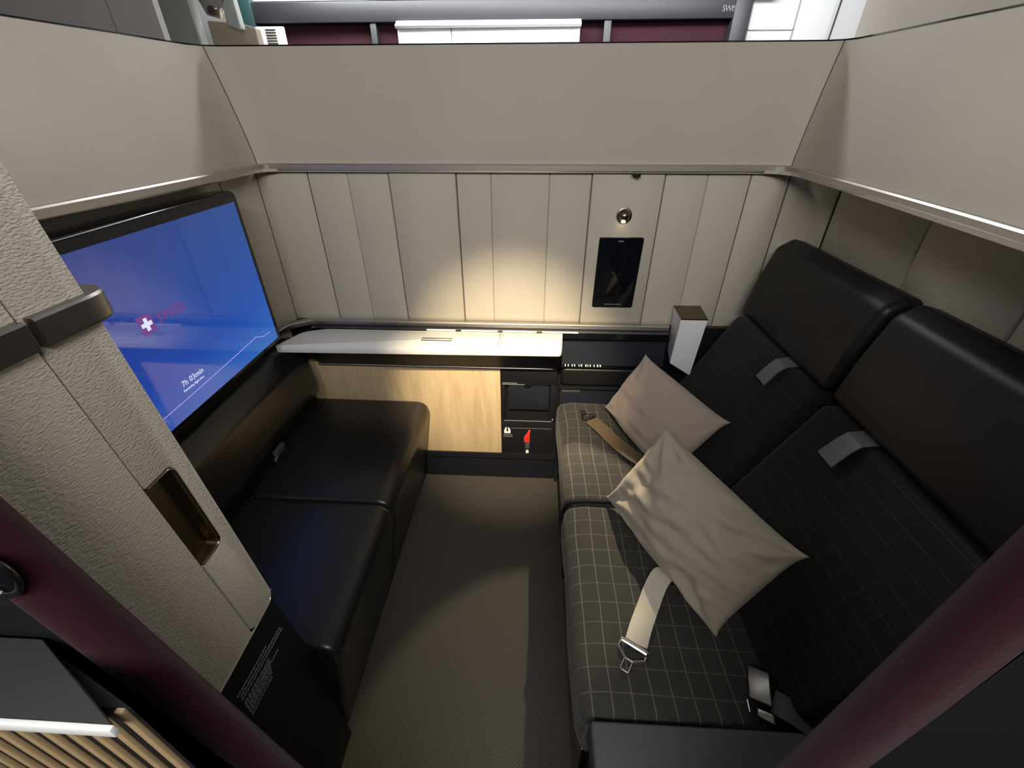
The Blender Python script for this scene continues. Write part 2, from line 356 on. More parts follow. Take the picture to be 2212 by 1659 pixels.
# steel rail under the upper walls (wraps the corners) with its soffit
path = [(x, y, 1.249) for (x, y) in RB]
obj('trim_2', sweep(NB(), smooth_path(path, 4), [(0.011, -0.009), (0.0125, -0.006), (0.0125, 0.008), (0.010, 0.0115), (0.0, 0.0115), (-0.02, 0.0), (-0.02, -0.0115), (0.008, -0.0115)]), MT['chrome'], kind='structure', ang=25)
sf = NB()
LB = [(-0.902, 0.18), (-0.902, 1.30), (-0.898, 1.37), (-0.885, 1.41), (-0.86, 1.432), (0.74, 1.432), (0.79, 1.41), (0.822, 1.37), (0.835, 1.30), (0.835, 0.18)]
a = [sf.verts.new((x, y, 1.2385)) for (x, y) in LB]; b = [sf.verts.new((x, y, 1.2385)) for (x, y) in [(-0.87, 0.18), (-0.83, 1.30), (-0.83, 1.37), (-0.82, 1.40), (-0.78, 1.415), (0.655, 1.415), (0.69, 1.40), (0.71, 1.37), (0.72, 1.30), (0.60, 0.18)]]
for i in range(len(LB)-1): sf.faces.new((a[i], a[i+1], b[i+1], b[i]))
g = bmesh.ops.extrude_face_region(sf, geom=list(sf.faces)); bmesh.ops.translate(sf, verts=[v for v in g['geom'] if isinstance(v, bmesh.types.BMVert)], vec=(0, 0, 0.008))
obj('trim_3', sf, MT['linen'], kind='structure', smooth=False)
# lower walls: backing + upholstered panels
def low_panel(name, pts, zb, zt, th, parent, m='linen_low'):
    """pts: plan polyline of the front face; panel 'th' proud of it, rolled edges"""
    bm = NB(); n = len(pts); rings = []
    P = [Vector(p) for p in pts]
    prof = [(zb, 0.0), (zb, th*0.6), (zb+0.004, th), (zt-0.004, th), (zt, th*0.6), (zt, 0)]
    e = 0.004
    def nrm(i):
        d = (P[min(i+1, n-1)]-P[max(i-1, 0)]).normalized(); q = Vector((d.y, -d.x)); 
        return q if (Vector((-0.05, 0.5))-P[i]).dot(q) > 0 else -q
    ext = [(P[0], nrm(0), 0.0)]
    d0 = (P[1]-P[0]).normalized(); d1 = (P[-1]-P[-2]).normalized()
    ext = [(P[0], nrm(0), 0.0), (P[0]+d0*e*0.3, nrm(0), 0.6), (P[0]+d0*e, nrm(0), 1.0)]+[(P[i], nrm(i), 1.0) for i in range(1, n-1)]+[(P[-1]-d1*e, nrm(n-1), 1.0), (P[-1]-d1*e*0.3, nrm(n-1), 0.6), (P[-1], nrm(n-1), 0.0)]
    for (p, q, s) in ext: rings.append([bm.verts.new((p.x+q.x*t*s, p.y+q.y*t*s, z)) for (z, t) in prof])
    for A, B in zip(rings, rings[1:]):
        for k in range(len(prof)-1): bm.faces.new((A[k], A[k+1], B[k+1], B[k]))
    return obj(name, bm, MT[m], parent, ang=50)
WBK = 1.437
obj('backing_board', box((-0.98, 1.4375, 0.0), (0.90, 1.455, 1.238)), MT['seam'], wb, smooth=False)
cl = [(-0.9425, 1.32), (-0.93, 1.38), (-0.905, 1.415), (-0.87, WBK)]
panels = [(-0.868, -0.706, 0.748, 0.004), (-0.7035, -0.580, 0.748, 0.004), (-0.5795, -0.4525, 0.748, 0.004), (-0.4500, -0.2445, 0.740, 0.008), (-0.2415, -0.1375, 0.752, 0.004), (-0.137, 0.0405, 0.752, 0.004), (0.041, 0.1665, 0.752, 0.004),
          (0.1690, 0.3830, 0.740, 0.008), (0.3855, 0.5090, 0.748, 0.004), (0.5095, 0.6325, 0.748, 0.004), (0.6350, 0.745, 0.748, 0.004)]
for (x0, x1, zb, th) in panels: low_panel('wall_panel', [(x0, WBK), ((x0+x1)/2, WBK), (x1, WBK)], zb, 1.2375, th, wb)
low_panel('wall_panel', [(-0.900, 1.30), (-0.897, 1.37), (-0.888, 1.41), (-0.870, WBK)], 0.742, 1.2375, 0.004, wb)
low_panel('wall_panel', [(0.748, WBK), (0.79, 1.422), (0.822, 1.385), (0.835, 1.33)], 0.40, 1.2375, 0.004, wb)
wlo = obj('wall_left_lower', box((-0.930, 0.10, 0.0), (-0.901, 1.437, 1.238)), MT['linen_low'], kind='structure', smooth=False)
wro = obj('wall_right_lower', box((0.842, 0.10, 0.0), (0.868, 1.437, 1.238)), MT['seam'], kind='structure', smooth=False)
for (y0, y1) in ((1.00, 1.328), (0.73, 0.998), (0.46, 0.728), (0.12, 0.458)): low_panel('wall_panel', [(0.842, y0), (0.842, (y0+y1)/2), (0.842, y1)], 0.40, 1.2375, 0.005, wro)
obj('wall_below_console', box((-0.97, 1.426, 0.0), (0.87, 1.4365, 0.738)), MT['black'], kind='structure', smooth=False)
obj('baseboard_back', prism([(1.43, 0.0), (1.418, 0.0), (1.402, 0.012), (1.398, 0.125), (1.385, 0.135), (1.385, 0.160), (1.43, 0.160)], 0, -0.93, 0.110, bev=0.0), MT['basebd'], kind='structure', smooth=False)

# ------------------------------------------------------------ console along the back wall
con = thing('side_console', (-0.35, 1.40, 0.16), 'long low console under the back wall with a glossy white top and pale wood front', 'console')
# white top: rounded far-left corner, small radius at right front
top = fillet([(-0.845, 1.225, 0.004), (0.098, 1.240, 0.018), (0.106, 1.362, 0.004), (-0.725, 1.362, 0.10), (-0.80, 1.335, 0.06)], 0.01, 8)
obj('counter_top', prism([(x, y) for x, y in top if True], 2, 0.716, 0.742, bev=0.003), MT['counter'], con)
obj('counter_seam', add_box(box((-0.1095, 1.242, 0.7405), (-0.1083, 1.358, 0.7426)), (-0.1000, 1.262, 0.7405), (-0.0990, 1.352, 0.7426)), MT['seam'], con, smooth=False)
lat = NB()
for y in (1.290, 1.305, 1.392): pass
add_box(lat, (-0.372, 1.296, 0.7415), (-0.268, 1.304, 0.7445), 0.001); add_box(lat, (-0.372, 1.281, 0.7415), (-0.268, 1.289, 0.7445), 0.001)
obj('latch_plate', lat, MT['metal'], con)
# glossy black backsplash channel and steel band behind the top
obj('channel', box((-0.80, 1.364, 0.66), (0.104, 1.425, 0.716)), MT['gloss'], con, smooth=False)
band = smooth_path([(-0.888, 1.24, 0.742), (-0.884, 1.31, 0.744), (-0.865, 1.365, 0.746), (-0.81, 1.400, 0.748), (-0.74, 1.408, 0.748), (-0.5, 1.410, 0.748), (-0.2, 1.410, 0.748), (0.10, 1.410, 0.748), (0.35, 1.410, 0.748), (0.477, 1.410, 0.748)], 6)
obj('steel_band', sweep(NB(), band, [(0.010, -0.008), (0.011, -0.004), (0.011, 0.006), (0.008, 0.009), (-0.012, 0.009), (-0.012, -0.008)]), MT['chrome'], con, ang=25)
gl = NB(); add_box(gl, (-0.79, 1.372, 0.716), (0.476, 1.400, 0.7395))
obj('channel_back', gl, MT['gloss'], con, smooth=False)
for (x0, x1) in ((-0.372, -0.268), (-0.249, -0.120), (-0.103, 0.016), (0.034, 0.160)):
    obj('vent_bar', box((x0, 1.366, 0.7395), (x1, 1.374, 0.7435), 0.001), MT['whitew'], con)
# black apron between top and wood with steel trim line
obj('apron', prism([(1.258, 0.716), (1.425, 0.716), (1.425, 0.592), (1.372, 0.592)], 0, -0.792, 0.100, bev=0.004), MT['black'], con, ang=30)
trimp = [(-0.80, 1.374, 0.590), (-0.5, 1.374, 0.590), (0.0, 1.374, 0.590), (0.075, 1.374, 0.590), (0.092, 1.380, 0.590), (0.099, 1.394, 0.590), (0.100, 1.42, 0.590)]
obj('steel_trim', sweep(NB(), trimp, circ(0.0038, 10)), MT['chrome'], con, ang=60)
obj('wood_front', box((-0.86, 1.392, 0.160), (-0.1165, 1.425, 0.5865), 0.0015), MT['wood'], con)
# storage niche to the right of the wood
nic = thing('storage_niche', (-0.01, 1.395, 0.16), 'black storage niche with an open pocket, right of the pale wood front', 'cabinet')
NX0, NX1 = -0.1155, 0.098
fr = prism([(NX0, 0.160), (NX1, 0.160), (NX1, 0.585), (NX0, 0.585)], 1, 1.40, 1.425)
fb = NB()
add_box(fb, (NX0, 1.393, 0.505), (NX1, 1.425, 0.585), 0.002); add_box(fb, (NX0, 1.393, 0.335), (NX0+0.016, 1.425, 0.506), 0.002); add_box(fb, (NX1-0.022, 1.393, 0.335), (NX1, 1.425, 0.506), 0.002)
add_box(fb, (NX0, 1.393, 0.160), (NX1, 1.425, 0.336), 0.002); fr.free()
obj('niche_frame', fb, MT['black'], nic)
obj('niche_back', box((NX0+0.015, 1.4235, 0.334), (NX1-0.02, 1.4255, 0.508)), MT['black'], nic, smooth=False)
nf = fillet([(NX0+0.030, 0.385, 0.004), (NX1-0.026, 0.385, 0.004), (NX1-0.026, 0.506, 0.0), (NX0+0.030, 0.506, 0.0)], 0.004)
pkf = obj('pocket_front', prism(nf, 1, 1.400, 1.404, bev=0.001), MT['navy'], nic)
obj('thumb_notch', prism([(-0.012+0.017*math.cos(math.pi*(1+k/12)), 0.5065+0.013*math.sin(math.pi*(1+k/12))) for k in range(13)], 1, 1.392, 1.3996), MT['gloss'], pkf)
pr = NB()
for (z, l) in ((0.512, 0.055), (0.506, 0.078)):
    x = NX0+0.006
    while x < NX0+0.006+l: ww = random.uniform(0.003, 0.008); add_box(pr, (x, 1.3915, z), (x+ww, 1.3935, z+0.0028)); x += ww+0.0012
obj('printed_notice', pr, MT['greyprint'], nic, smooth=False)
obj('drawer_line', add_box(box((NX0+0.012, 1.3915, 0.3325), (NX1-0.012, 1.3935, 0.3345)), (NX0+0.04, 1.3920, 0.2950), (NX1-0.01, 1.3935, 0.2958)), MT['greyprint'], nic, smooth=False)
obj('pull_knob', tube([(NX1-0.008, 1.394, 0.345), (NX1-0.008, 1.3885, 0.345)], 0.0028, 10), MT['greyprint'], nic)
# life-vest pictogram
ic = NB(); cx, cz = -0.0915, 0.268
ic_out = fillet([(cx-0.013, cz, 0.001), (cx-0.013, cz+0.016, 0.004), (cx-0.007, cz+0.030, 0.004), (cx-0.002, cz+0.030, 0.001), (cx-0.004, cz+0.012, 0.003), (cx, cz+0.007, 0.002), (cx+0.004, cz+0.012, 0.003), (cx+0.002, cz+0.030, 0.001), (cx+0.007, cz+0.030, 0.004), (cx+0.013, cz+0.016, 0.004), (cx+0.013, cz, 0.001)], 0.002, 3)
add_prism(ic, ic_out, 1, 1.3915, 1.3935); obj('vest_pictogram', ic, MT['whitew'], nic, smooth=False)
pr = NB()
for z in (0.258, 0.250):
    x = cx-0.016
    while x < cx+0.020: ww = random.uniform(0.003, 0.007); add_box(pr, (x, 1.3918, z), (x+ww, 1.3935, z+0.0022)); x += ww+0.001
obj('vest_notice', pr, MT['greyprint'], nic, smooth=False)
tag = thing('pull_tag', (-0.008, 1.388, 0.175), 'small red pull tag hanging from the life vest drawer', 'tag')
obj('red_strap', prism([(-0.004, 0.290), (0.004, 0.291), (0.002, 0.279), (0.001, 0.268), (0.001, 0.227), (-0.022, 0.227), (-0.023, 0.254), (-0.010, 0.275)], 1, 1.3855, 1.3905, bev=0.001), MT['red'], tag)
obj('black_strap', box((-0.018, 1.3865, 0.190), (0.001, 1.3905, 0.228), 0.001), MT['armlea'], tag)
obj('snap', tube([(-0.008, 1.3905, 0.176), (-0.008, 1.383, 0.176)], 0.0065, 14), MT['white'], tag)

# ------------------------------------------------------------ console right of the counter, behind the seat
rc = thing('seat_console', (0.33, 1.40, 0.0), 'black console behind the far seat with a leather roll and a slot handle', 'console')
obj('body', prism([(1.425, 0.0), (1.395, 0.0), (1.395, 0.500), (1.425, 0.500)], 0, 0.113, 0.70), MT['navy'], rc, smooth=False)
obj('upper_panel', prism([(1.425, 0.600), (1.378, 0.608), (1.400, 0.714), (1.425, 0.714)], 0, 0.107, 0.476, bev=0.002), MT['navy'], rc, smooth=False)
obj('panel_lip', prism([(1.375, 0.598), (1.375, 0.606), (1.425, 0.606), (1.425, 0.598)], 0, 0.107, 0.476, bev=0.001), MT['gloss'], rc, smooth=False)
obj('leather_roll', loft([(0.0, 0.0)]*0 or [(0.030*math.cos(a)*0+0, 0) for a in []] or [(x, z) for x, z in rrect(0.112, 0.512, 0.42, 0.588, 0.020)], 1.385, 1.423, r=0.012, m=2), MT['leather2'], rc)
obj('roll_seam', box((0.188, 1.3835, 0.516), (0.1895, 1.3865, 0.586)), MT['black'], rc, smooth=False)
obj('roll_ledge', box((0.108, 1.382, 0.498), (0.70, 1.425, 0.506), 0.001), MT['black'], rc)
obj('slot_handle', add_box(box((0.118, 1.392, 0.478), (0.190, 1.396, 0.492), 0.001), (0.160, 1.3895, 0.482), (0.188, 1.3925, 0.488), 0.001), MT['armlea'], rc)
st = NB()
for i, x in enumerate((0.122, 0.133, 0.147, 0.156, 0.172, 0.180, 0.196, 0.204, 0.212, 0.226, 0.238, 0.248)):
    s = random.uniform(0.0018, 0.0042); add_box(st, (x, 1.370, 0.6055), (x+s*1.3, 1.3785, 0.6080+s), 0.0006)
obj('painted_glints', st, MT['whitew'], rc)  # white bits painted in place of reflections along the lip
sb = thing('reading_box', (0.525, 1.36, 0.60), 'upright white wedge box with a dark brown top beside the far headrest', 'lamp')
bm = NB()
vs_ = [(0.482, 1.335), (0.560, 1.335), (0.575, 1.425), (0.497, 1.425)]
lo = [bm.verts.new((x, y, z)) for (x, y), z in zip(vs_, (0.648, 0.600, 0.600, 0.648))]; hi = [bm.verts.new((x+dx, y, z)) for (x, y), z, dx in zip(vs_, (0.812, 0.812, 0.822, 0.822), (0.006, 0.014, 0.0, -0.012))]
bm.faces.new(lo); bm.faces.new(hi)
for i in range(4): bm.faces.new((lo[i], lo[(i+1) % 4], hi[(i+1) % 4], hi[i]))
bmesh.ops.recalc_face_normals(bm, faces=bm.faces); bmesh.ops.bevel(bm, geom=bm.edges, offset=0.002, segments=2, affect='EDGES')
obj('box_body', bm, MT['white'], sb)
bm = NB(); q = [bm.verts.new((x+dx, y, z)) for (x, y), z, dx in zip(vs_, (0.812, 0.812, 0.822, 0.822), (0.006, 0.014, 0.0, -0.012))]
bm.faces.new(q); g = bmesh.ops.extrude_face_region(bm, geom=list(bm.faces)); bmesh.ops.translate(bm, verts=[v for v in g['geom'] if isinstance(v, bmesh.types.BMVert)], vec=(0, 0, 0.004))
obj('box_lid', bm, MT['bronze'], sb, smooth=False)

# ------------------------------------------------------------ reading light and handset on the wall
rl = thing('reading_light', (0.276, 1.429, 1.118), 'round swivelling reading light with a lit warm bulb on the back wall', 'light')
FY = 1.429
bez = NB()
for (r0, y0, r1, y1) in ((0.0235, FY, 0.0235, FY-0.004), (0.0235, FY-0.004, 0.0195, FY-0.006), (0.0195, FY-0.006, 0.0185, FY+0.0005)):
    A = [bez.verts.new((0.276+r0*math.cos(2*math.pi*k/28), y0, 1.118+r0*1.03*math.sin(2*math.pi*k/28))) for k in range(28)]
    B = [bez.verts.new((0.276+r1*math.cos(2*math.pi*k/28), y1, 1.118+r1*1.03*math.sin(2*math.pi*k/28))) for k in range(28)]
    for k in range(28): bez.faces.new((A[k], A[(k+1) % 28], B[(k+1) % 28], B[k]))
obj('bezel', bez, MT['smoke'], rl)
ball = NB(); bmesh.ops.create_uvsphere(ball, u_segments=24, v_segments=14, radius=0.0185); bmesh.ops.translate(ball, verts=ball.verts, vec=(0.276, FY-0.001, 1.116))
ballo = obj('ball', ball, MT['bronze'], rl)
dirv = Vector((-0.12, -0.62, -0.75)).normalized(); c0 = Vector((0.276, FY-0.001, 1.116))
obj('bulb', tube([c0+dirv*0.016, c0+dirv*0.0205], 0.0065, 16), MT['led'], ballo)
hs = thing('handset_screen', (0.277, 1.429, 0.815), 'dark touch screen handset set in the back wall under the reading light', 'screen')
obj('glass_face', prism(fillet([(0.205, 0.815), (0.343, 0.815), (0.3485, 1.052), (0.2075, 1.052)], 0.008), 1, 1.4245, 1.4292, bev=0.001), MT['glass'], hs)
obj('speaker_slot', box((0.268, 1.4238, 1.0385), (0.285, 1.4248, 1.0415)), MT['greyprint'], hs, smooth=False)
obj('lower_grip', box((0.247, 1.4238, 0.826), (0.305, 1.4248, 0.8278)), MT['greyprint'], hs, smooth=False)
ht = thing('hanger_hook', (0.293, 1.42, 1.232), 'tiny black hook under the steel rail above the reading light', 'hook')
obj('hook_plate', box((0.283, 1.405, 1.232), (0.305, 1.43, 1.2385), 0.001), MT['black'], ht)
obj('hook_pin', box((0.292, 1.407, 1.227), (0.305, 1.413, 1.2325), 0.001), MT['black'], ht)

# ------------------------------------------------------------ wall screen on the left
TX = -0.82
def tvp(y, z): return (y, z)
tv = thing('wall_screen', (TX, 0.875, 0.975), 'large lit blue television screen tilted against the left wall', 'television')
y0, y1, z0, z1 = 0.530, 1.225, 0.748, 1.196
outer = fillet([(y0-0.0, 0.762, 0.015), (1.238, 0.762, 0.008), (1.238, 1.213, 0.022), (y0, 1.213, 0.015)], 0.01)
obj('frame', prism(outer, 0, TX-0.055, TX-0.001, bev=0.006, seg=3), MT['gloss'], tv)
obj('rear_cover', box((TX-0.080, 0.58, 0.79), (TX-0.052, 1.18, 1.16), 0.006), MT['black'], tv)
sc = NB(); ys0, ys1, zs0, zs1 = 0.545, 1.218, 0.777, 1.186
add_prism(sc, rrect(ys0, zs0, ys1, zs1, 0.002), 0, TX-0.002, TX+0.0005)
scr = obj('lit_screen', sc, MT['screen'], tv, smooth=False)
def on_screen(name, bm, m): return obj(name, bm, MT[m], scr, smooth=False)
X1 = TX+0.0008
on_screen('screen_clock', text_mesh('7h 03min', 0.0200, (X1, 0.815, 0.845), (0, 1, 0), (0, 0, 1), 0.0002), 'scr_white')
on_screen('screen_caption', text_mesh('Remaining flight time', 0.0085, (X1, 0.812, 0.8325), (0, 1, 0), (0, 0, 1), 0.0002), 'scr_white')
on_screen('screen_logo_word', text_mesh('SWISS', 0.032, (X1, 0.832, 1.002), (0, 1, -0.02), (0, 0, 1), 0.0002), 'scr_red')
cy, cz2 = 0.803, 1.013; Lg = NB()
sq = [(cy+0.0235*dx, cz2+0.0235*dz) for dx, dz in ((-0.7, -0.9), (0.9, -0.9), (0.7, 0.9), (-0.9, 0.9))]
add_prism(Lg, sq, 0, TX+0.0002, X1); on_screen('screen_logo_tile', Lg, 'scr_red2')
Lg = NB(); a_, b_ = 0.0045, 0.014
add_prism(Lg, [(cy-b_, cz2-a_), (cy-a_, cz2-a_), (cy-a_, cz2-b_), (cy+a_, cz2-b_), (cy+a_, cz2-a_), (cy+b_, cz2-a_), (cy+b_, cz2+a_), (cy+a_, cz2+a_), (cy+a_, cz2+b_), (cy-a_, cz2+b_), (cy-a_, cz2+a_), (cy-b_, cz2+a_)], 0, X1, X1+0.0004)
on_screen('screen_logo_cross', Lg, 'scr_white')
pts = smooth_path([(X1, 0.56, 0.811), (X1, 0.80, 0.815), (X1, 1.00, 0.822), (X1, 1.09, 0.826), (X1, 1.118, 0.827), (X1, 1.145, 0.815), (X1, 1.188, 0.811)], 6)
Ln = NB(); rows = []
for i, p in enumerate(pts):
    d = (pts[min(i+1, len(pts)-1)]-pts[max(i-1, 0)]).normalized(); s = Vector((0, -d.z, d.y))*0.0009; rows.append((Ln.verts.new(p+s), Ln.verts.new(p-s)))
for A, B in zip(rows, rows[1:]): Ln.faces.new((A[0], A[1], B[1], B[0]))
on_screen('screen_progress_line', Ln, 'scr_line')

# ------------------------------------------------------------ black leather bench on the left
bn = thing('leather_bench', (-0.62, 0.90, 0.0), 'low black leather ottoman bench in two cushions below the screen', 'bench')
prof = fillet([(-0.452, 0.055, 0.01), (-0.392, 0.400+0.028, 0.055), (-0.897, 0.432, 0.02), (-0.897, 0.055, 0.01)], 0.02, 8)
obj('seat_cushion', loft(prof, 1.384, 0.861, r=0.016, m=12, wob=0.003), MT['leather'], bn)
obj('seat_cushion', loft(prof, 0.857, 0.4505, r=0.016, m=12, wob=0.003), MT['leather'], bn)
obj('plinth', box((-0.897, 0.46, 0.0), (-0.470, 1.384, 0.056)), MT['black'], bn, smooth=False)
rp = fillet([(-0.842, 0.425, 0.02), (-0.800, 0.520, 0.07), (-0.818, 0.650, 0.06), (-0.858, 0.712, 0.03), (-0.897, 0.712, 0.01), (-0.897, 0.425, 0.01)], 0.03, 7)
obj('back_cushion', loft(rp, 1.362, 0.30, r=0.035, m=14, wob=0.004), MT['leather'], bn)
obj('piping', tube([(-0.812, 1.36, 0.4335), (-0.812, 0.9, 0.4335), (-0.812, 0.46, 0.4335)], 0.003, 8), MT['leather2'], bn)
bk = thing('bench_buckle', (-0.79, 0.99, 0.48), 'small metal belt buckle tucked in the leather bench back', 'buckle')
obj('buckle_plate', box((-0.800, 0.965, 0.468), (-0.786, 0.985, 0.480), 0.002), MT['metal'], bk)
obj('buckle_strap', box((-0.803, 0.983, 0.472), (-0.788, 1.035, 0.494), 0.003), MT['armlea'], bk)

# ------------------------------------------------------------ plaid double seat on the right
def seat(label, ya, yb, tab_y, far):
    s = thing('recliner', (0.40, (ya+yb)/2, 0.0), label, 'seat', None)
    cp = fillet([(0.118, 0.285, 0.01), (0.100, 0.36, 0.05), (0.108, 0.437, 0.04), (0.155, 0.448, 0.05), (0.40, 0.444, 0.1), (0.60, 0.436, 0.02), (0.60, 0.285, 0.01)], 0.02, 8)
    obj('seat_cushion', loft(cp, yb, ya, r=0.020, m=14, wob=0.006), MT['plaid'], s)
    obj('seat_base', prism([(0.145, 0.0), (0.132, 0.29), (0.60, 0.29), (0.60, 0.0)], 1, ya+0.004, yb-0.004), MT['black'], s, smooth=False)
    obj('base_strip', box((0.123, ya+0.01, 0.05), (0.1335, yb-0.01, 0.275), 0.002), MT['bronze'] if not far else MT['black'], s)
    bp = fillet([(0.470, 0.425, 0.02), (0.545, 0.560, 0.3), (0.668, 0.806, 0.02), (0.680, 0.822, 0.01), (0.80, 0.822, 0.02), (0.80, 0.425, 0.02)], 0.02, 8)
    obj('back_cushion', loft(bp, yb, ya, r=0.028, m=12), MT['plaid_shaded'], s)
    hp = fillet([(0.684, 0.832, 0.02), (0.700, 0.93, 0.2), (0.733, 1.045, 0.035), (0.775, 1.070, 0.02), (0.815, 1.06, 0.015), (0.815, 0.832, 0.01)], 0.02, 8)
    obj('headrest', loft(hp, yb, ya, r=0.022, m=12), MT['leather2'], s)
    # tab hanging out of the split between headrest and back
    bm = NB(); ring = []
    for (x, z, w_) in ((0.700, 0.829, 0.0), (0.668, 0.824, 0.0), (0.652, 0.808, 0.0), (0.640, 0.788, 0.004), (0.628, 0.768, 0.006)):
        ring.append([bm.verts.new(v) for v in ((x, tab_y+0.024+w_*0.3, z), (x, tab_y-0.024, z), (x+0.003, tab_y-0.024, z-0.002), (x+0.003, tab_y+0.024+w_*0.3, z-0.002))])
    for A, B in zip(ring, ring[1:]):
        for k in range(4): bm.faces.new((A[k], A[(k+1) % 4], B[(k+1) % 4], B[k]))
    bm.faces.new(ring[0]); bm.faces.new(ring[-1])
    obj('pull_tab', bm, MT['tabgrey'], s)
    return s
MT['tabgrey'] = mat('grey_ribbon', (0.12, 0.13, 0.14), 0.5)
s1 = seat('far dark plaid seat with black leather headrest, next to the back wall', 0.877, 1.376, 1.040, True)
s2 = seat('near dark plaid seat with black leather headrest, holding the metal-tipped belt', 0.345, 0.863, 0.722, False)
obj('cushion_piping', tube(smooth_path([(0.120, 0.871, 0.30), (0.104, 0.871, 0.37), (0.110, 0.871, 0.425), (0.150, 0.871, 0.450), (0.30, 0.871, 0.449), (0.56, 0.871, 0.44)], 5), 0.0055, 8), MT['leather2'], s2)
ar = thing('armrest', (0.30, 0.2, 0.0), 'flat grey leather armrest at the near end of the plaid seats', 'armrest')
obj('pad', loft(fillet([(0.122, 0.405), (0.122, 0.470), (0.56, 0.470), (0.56, 0.405)], 0.010, 5), 0.338, 0.06, r=0.008, m=4), MT['armlea'], ar)
obj('arm_body', box((0.135, 0.065, 0.0), (0.56, 0.336, 0.406)), MT['black'], ar, smooth=False)
# reclining lever clip on the front of the seats
obj('lever', box((0.108, 0.74, 0.30), (0.124, 0.80, 0.315), 0.003), MT['gloss'], s2)

# ------------------------------------------------------------ pillows
def pillow(name, label, L, B, R_, T, th, m, seed, crease):
    cs = [Vector(c) for c in (L, B, R_, T)]; ctr = sum(cs, Vector())/4
    base = Vector((ctr.x, ctr.y, min(c.z for c in cs)))
    nrm = ((cs[1]-cs[0]).cross(cs[3]-cs[0])).normalized()
    if nrm.dot(Vector((-1, -0.3, 1))) < 0: nrm = -nrm
    n = 56; bm = NB(); G = [[[], []] for _ in range(n+1)]
    def shape(u, v, side):
        # pinch the four edges, leave pointed corners
        pu = u*(1-0.062*(1-abs(v)**6)*abs(u)**2); pv = v*(1-0.062*(1-abs(u)**6)*abs(v)**2)
        s = (pu+1)/2; t = (pv+1)/2
        p = cs[0].lerp(cs[1], s).lerp(cs[3].lerp(cs[2], s), t)
        h = max(0, (1-u**2))**0.42*max(0, (1-v**2))**0.42
        h *= 0.80+0.20*(1-u*u)*(1-v*v)
        q = Vector((u*1.6+seed, v*1.6, seed*0.7))
        w1 = noise.noise(q*1.3)*0.16
        # soft folds fanning in from the corners
        fold = 0
        for (cu, cv) in ((-1, -1), (1, -1), (1, 1), (-1, 1)):
            du, dv = u-cu, v-cv; d = math.hypot(du, dv); an = math.atan2(dv, du)
            fold += math.sin(an*9+seed+noise.noise(Vector((u*2, v*2, seed)))*2)*math.exp(-((d-0.45)/0.30)**2)*crease
        ridge = 0.35*crease*noise.noise(Vector((u*7+v*3+seed, v*7-u*2, 1.7)))+noise.noise(Vector((u*2.2+v*1.1+seed, v*4.5-u*1.2, 3.3+seed)))*crease*1.1
        hh = th*h*(1+w1)+th*(fold+ridge)*h
        return p+nrm*(hh*(1 if side else -0.62))
    V = {}
    for side in (1, 0):
        for i in range(n+1):
            for j in range(n+1):
                u = math.sin((i/n-0.5)*math.pi); v = math.sin((j/n-0.5)*math.pi)
                u = 0.5*u+0.5*(2*i/n-1); v = 0.5*v+0.5*(2*j/n-1)
                if side == 0 and (i in (0, n) or j in (0, n)): V[(0, i, j)] = V[(1, i, j)]; continue
                V[(side, i, j)] = bm.verts.new(shape(u, v, side))
    for side in (1, 0):
        for i in range(n):
            for j in range(n):
                q = [V[(side, i, j)], V[(side, i+1, j)], V[(side, i+1, j+1)], V[(side, i, j+1)]]
                bm.faces.new(q if side else q[::-1])
    me_obj = obj(name, bm, m, label=label, cat='pillow', group=None, ang=180, base=base)
    return me_obj
pillow('throw_pillow', 'taupe cushion with pointed corners propped on the far seat', (0.276, 1.323, 0.462), (0.405, 0.945, 0.468), (0.560, 0.985, 0.66), (0.371, 1.262, 0.722), 0.062, MT['pillow1'], 2.3, 0.08)
pillow('throw_pillow', 'larger sand-coloured crumpled cushion in front, lying over the near seat', (0.222, 0.880, 0.464), (0.402, 0.497, 0.462), (0.556, 0.560, 0.655), (0.341, 0.876, 0.724), 0.072, MT['pillow2'], 7.9, 0.22)

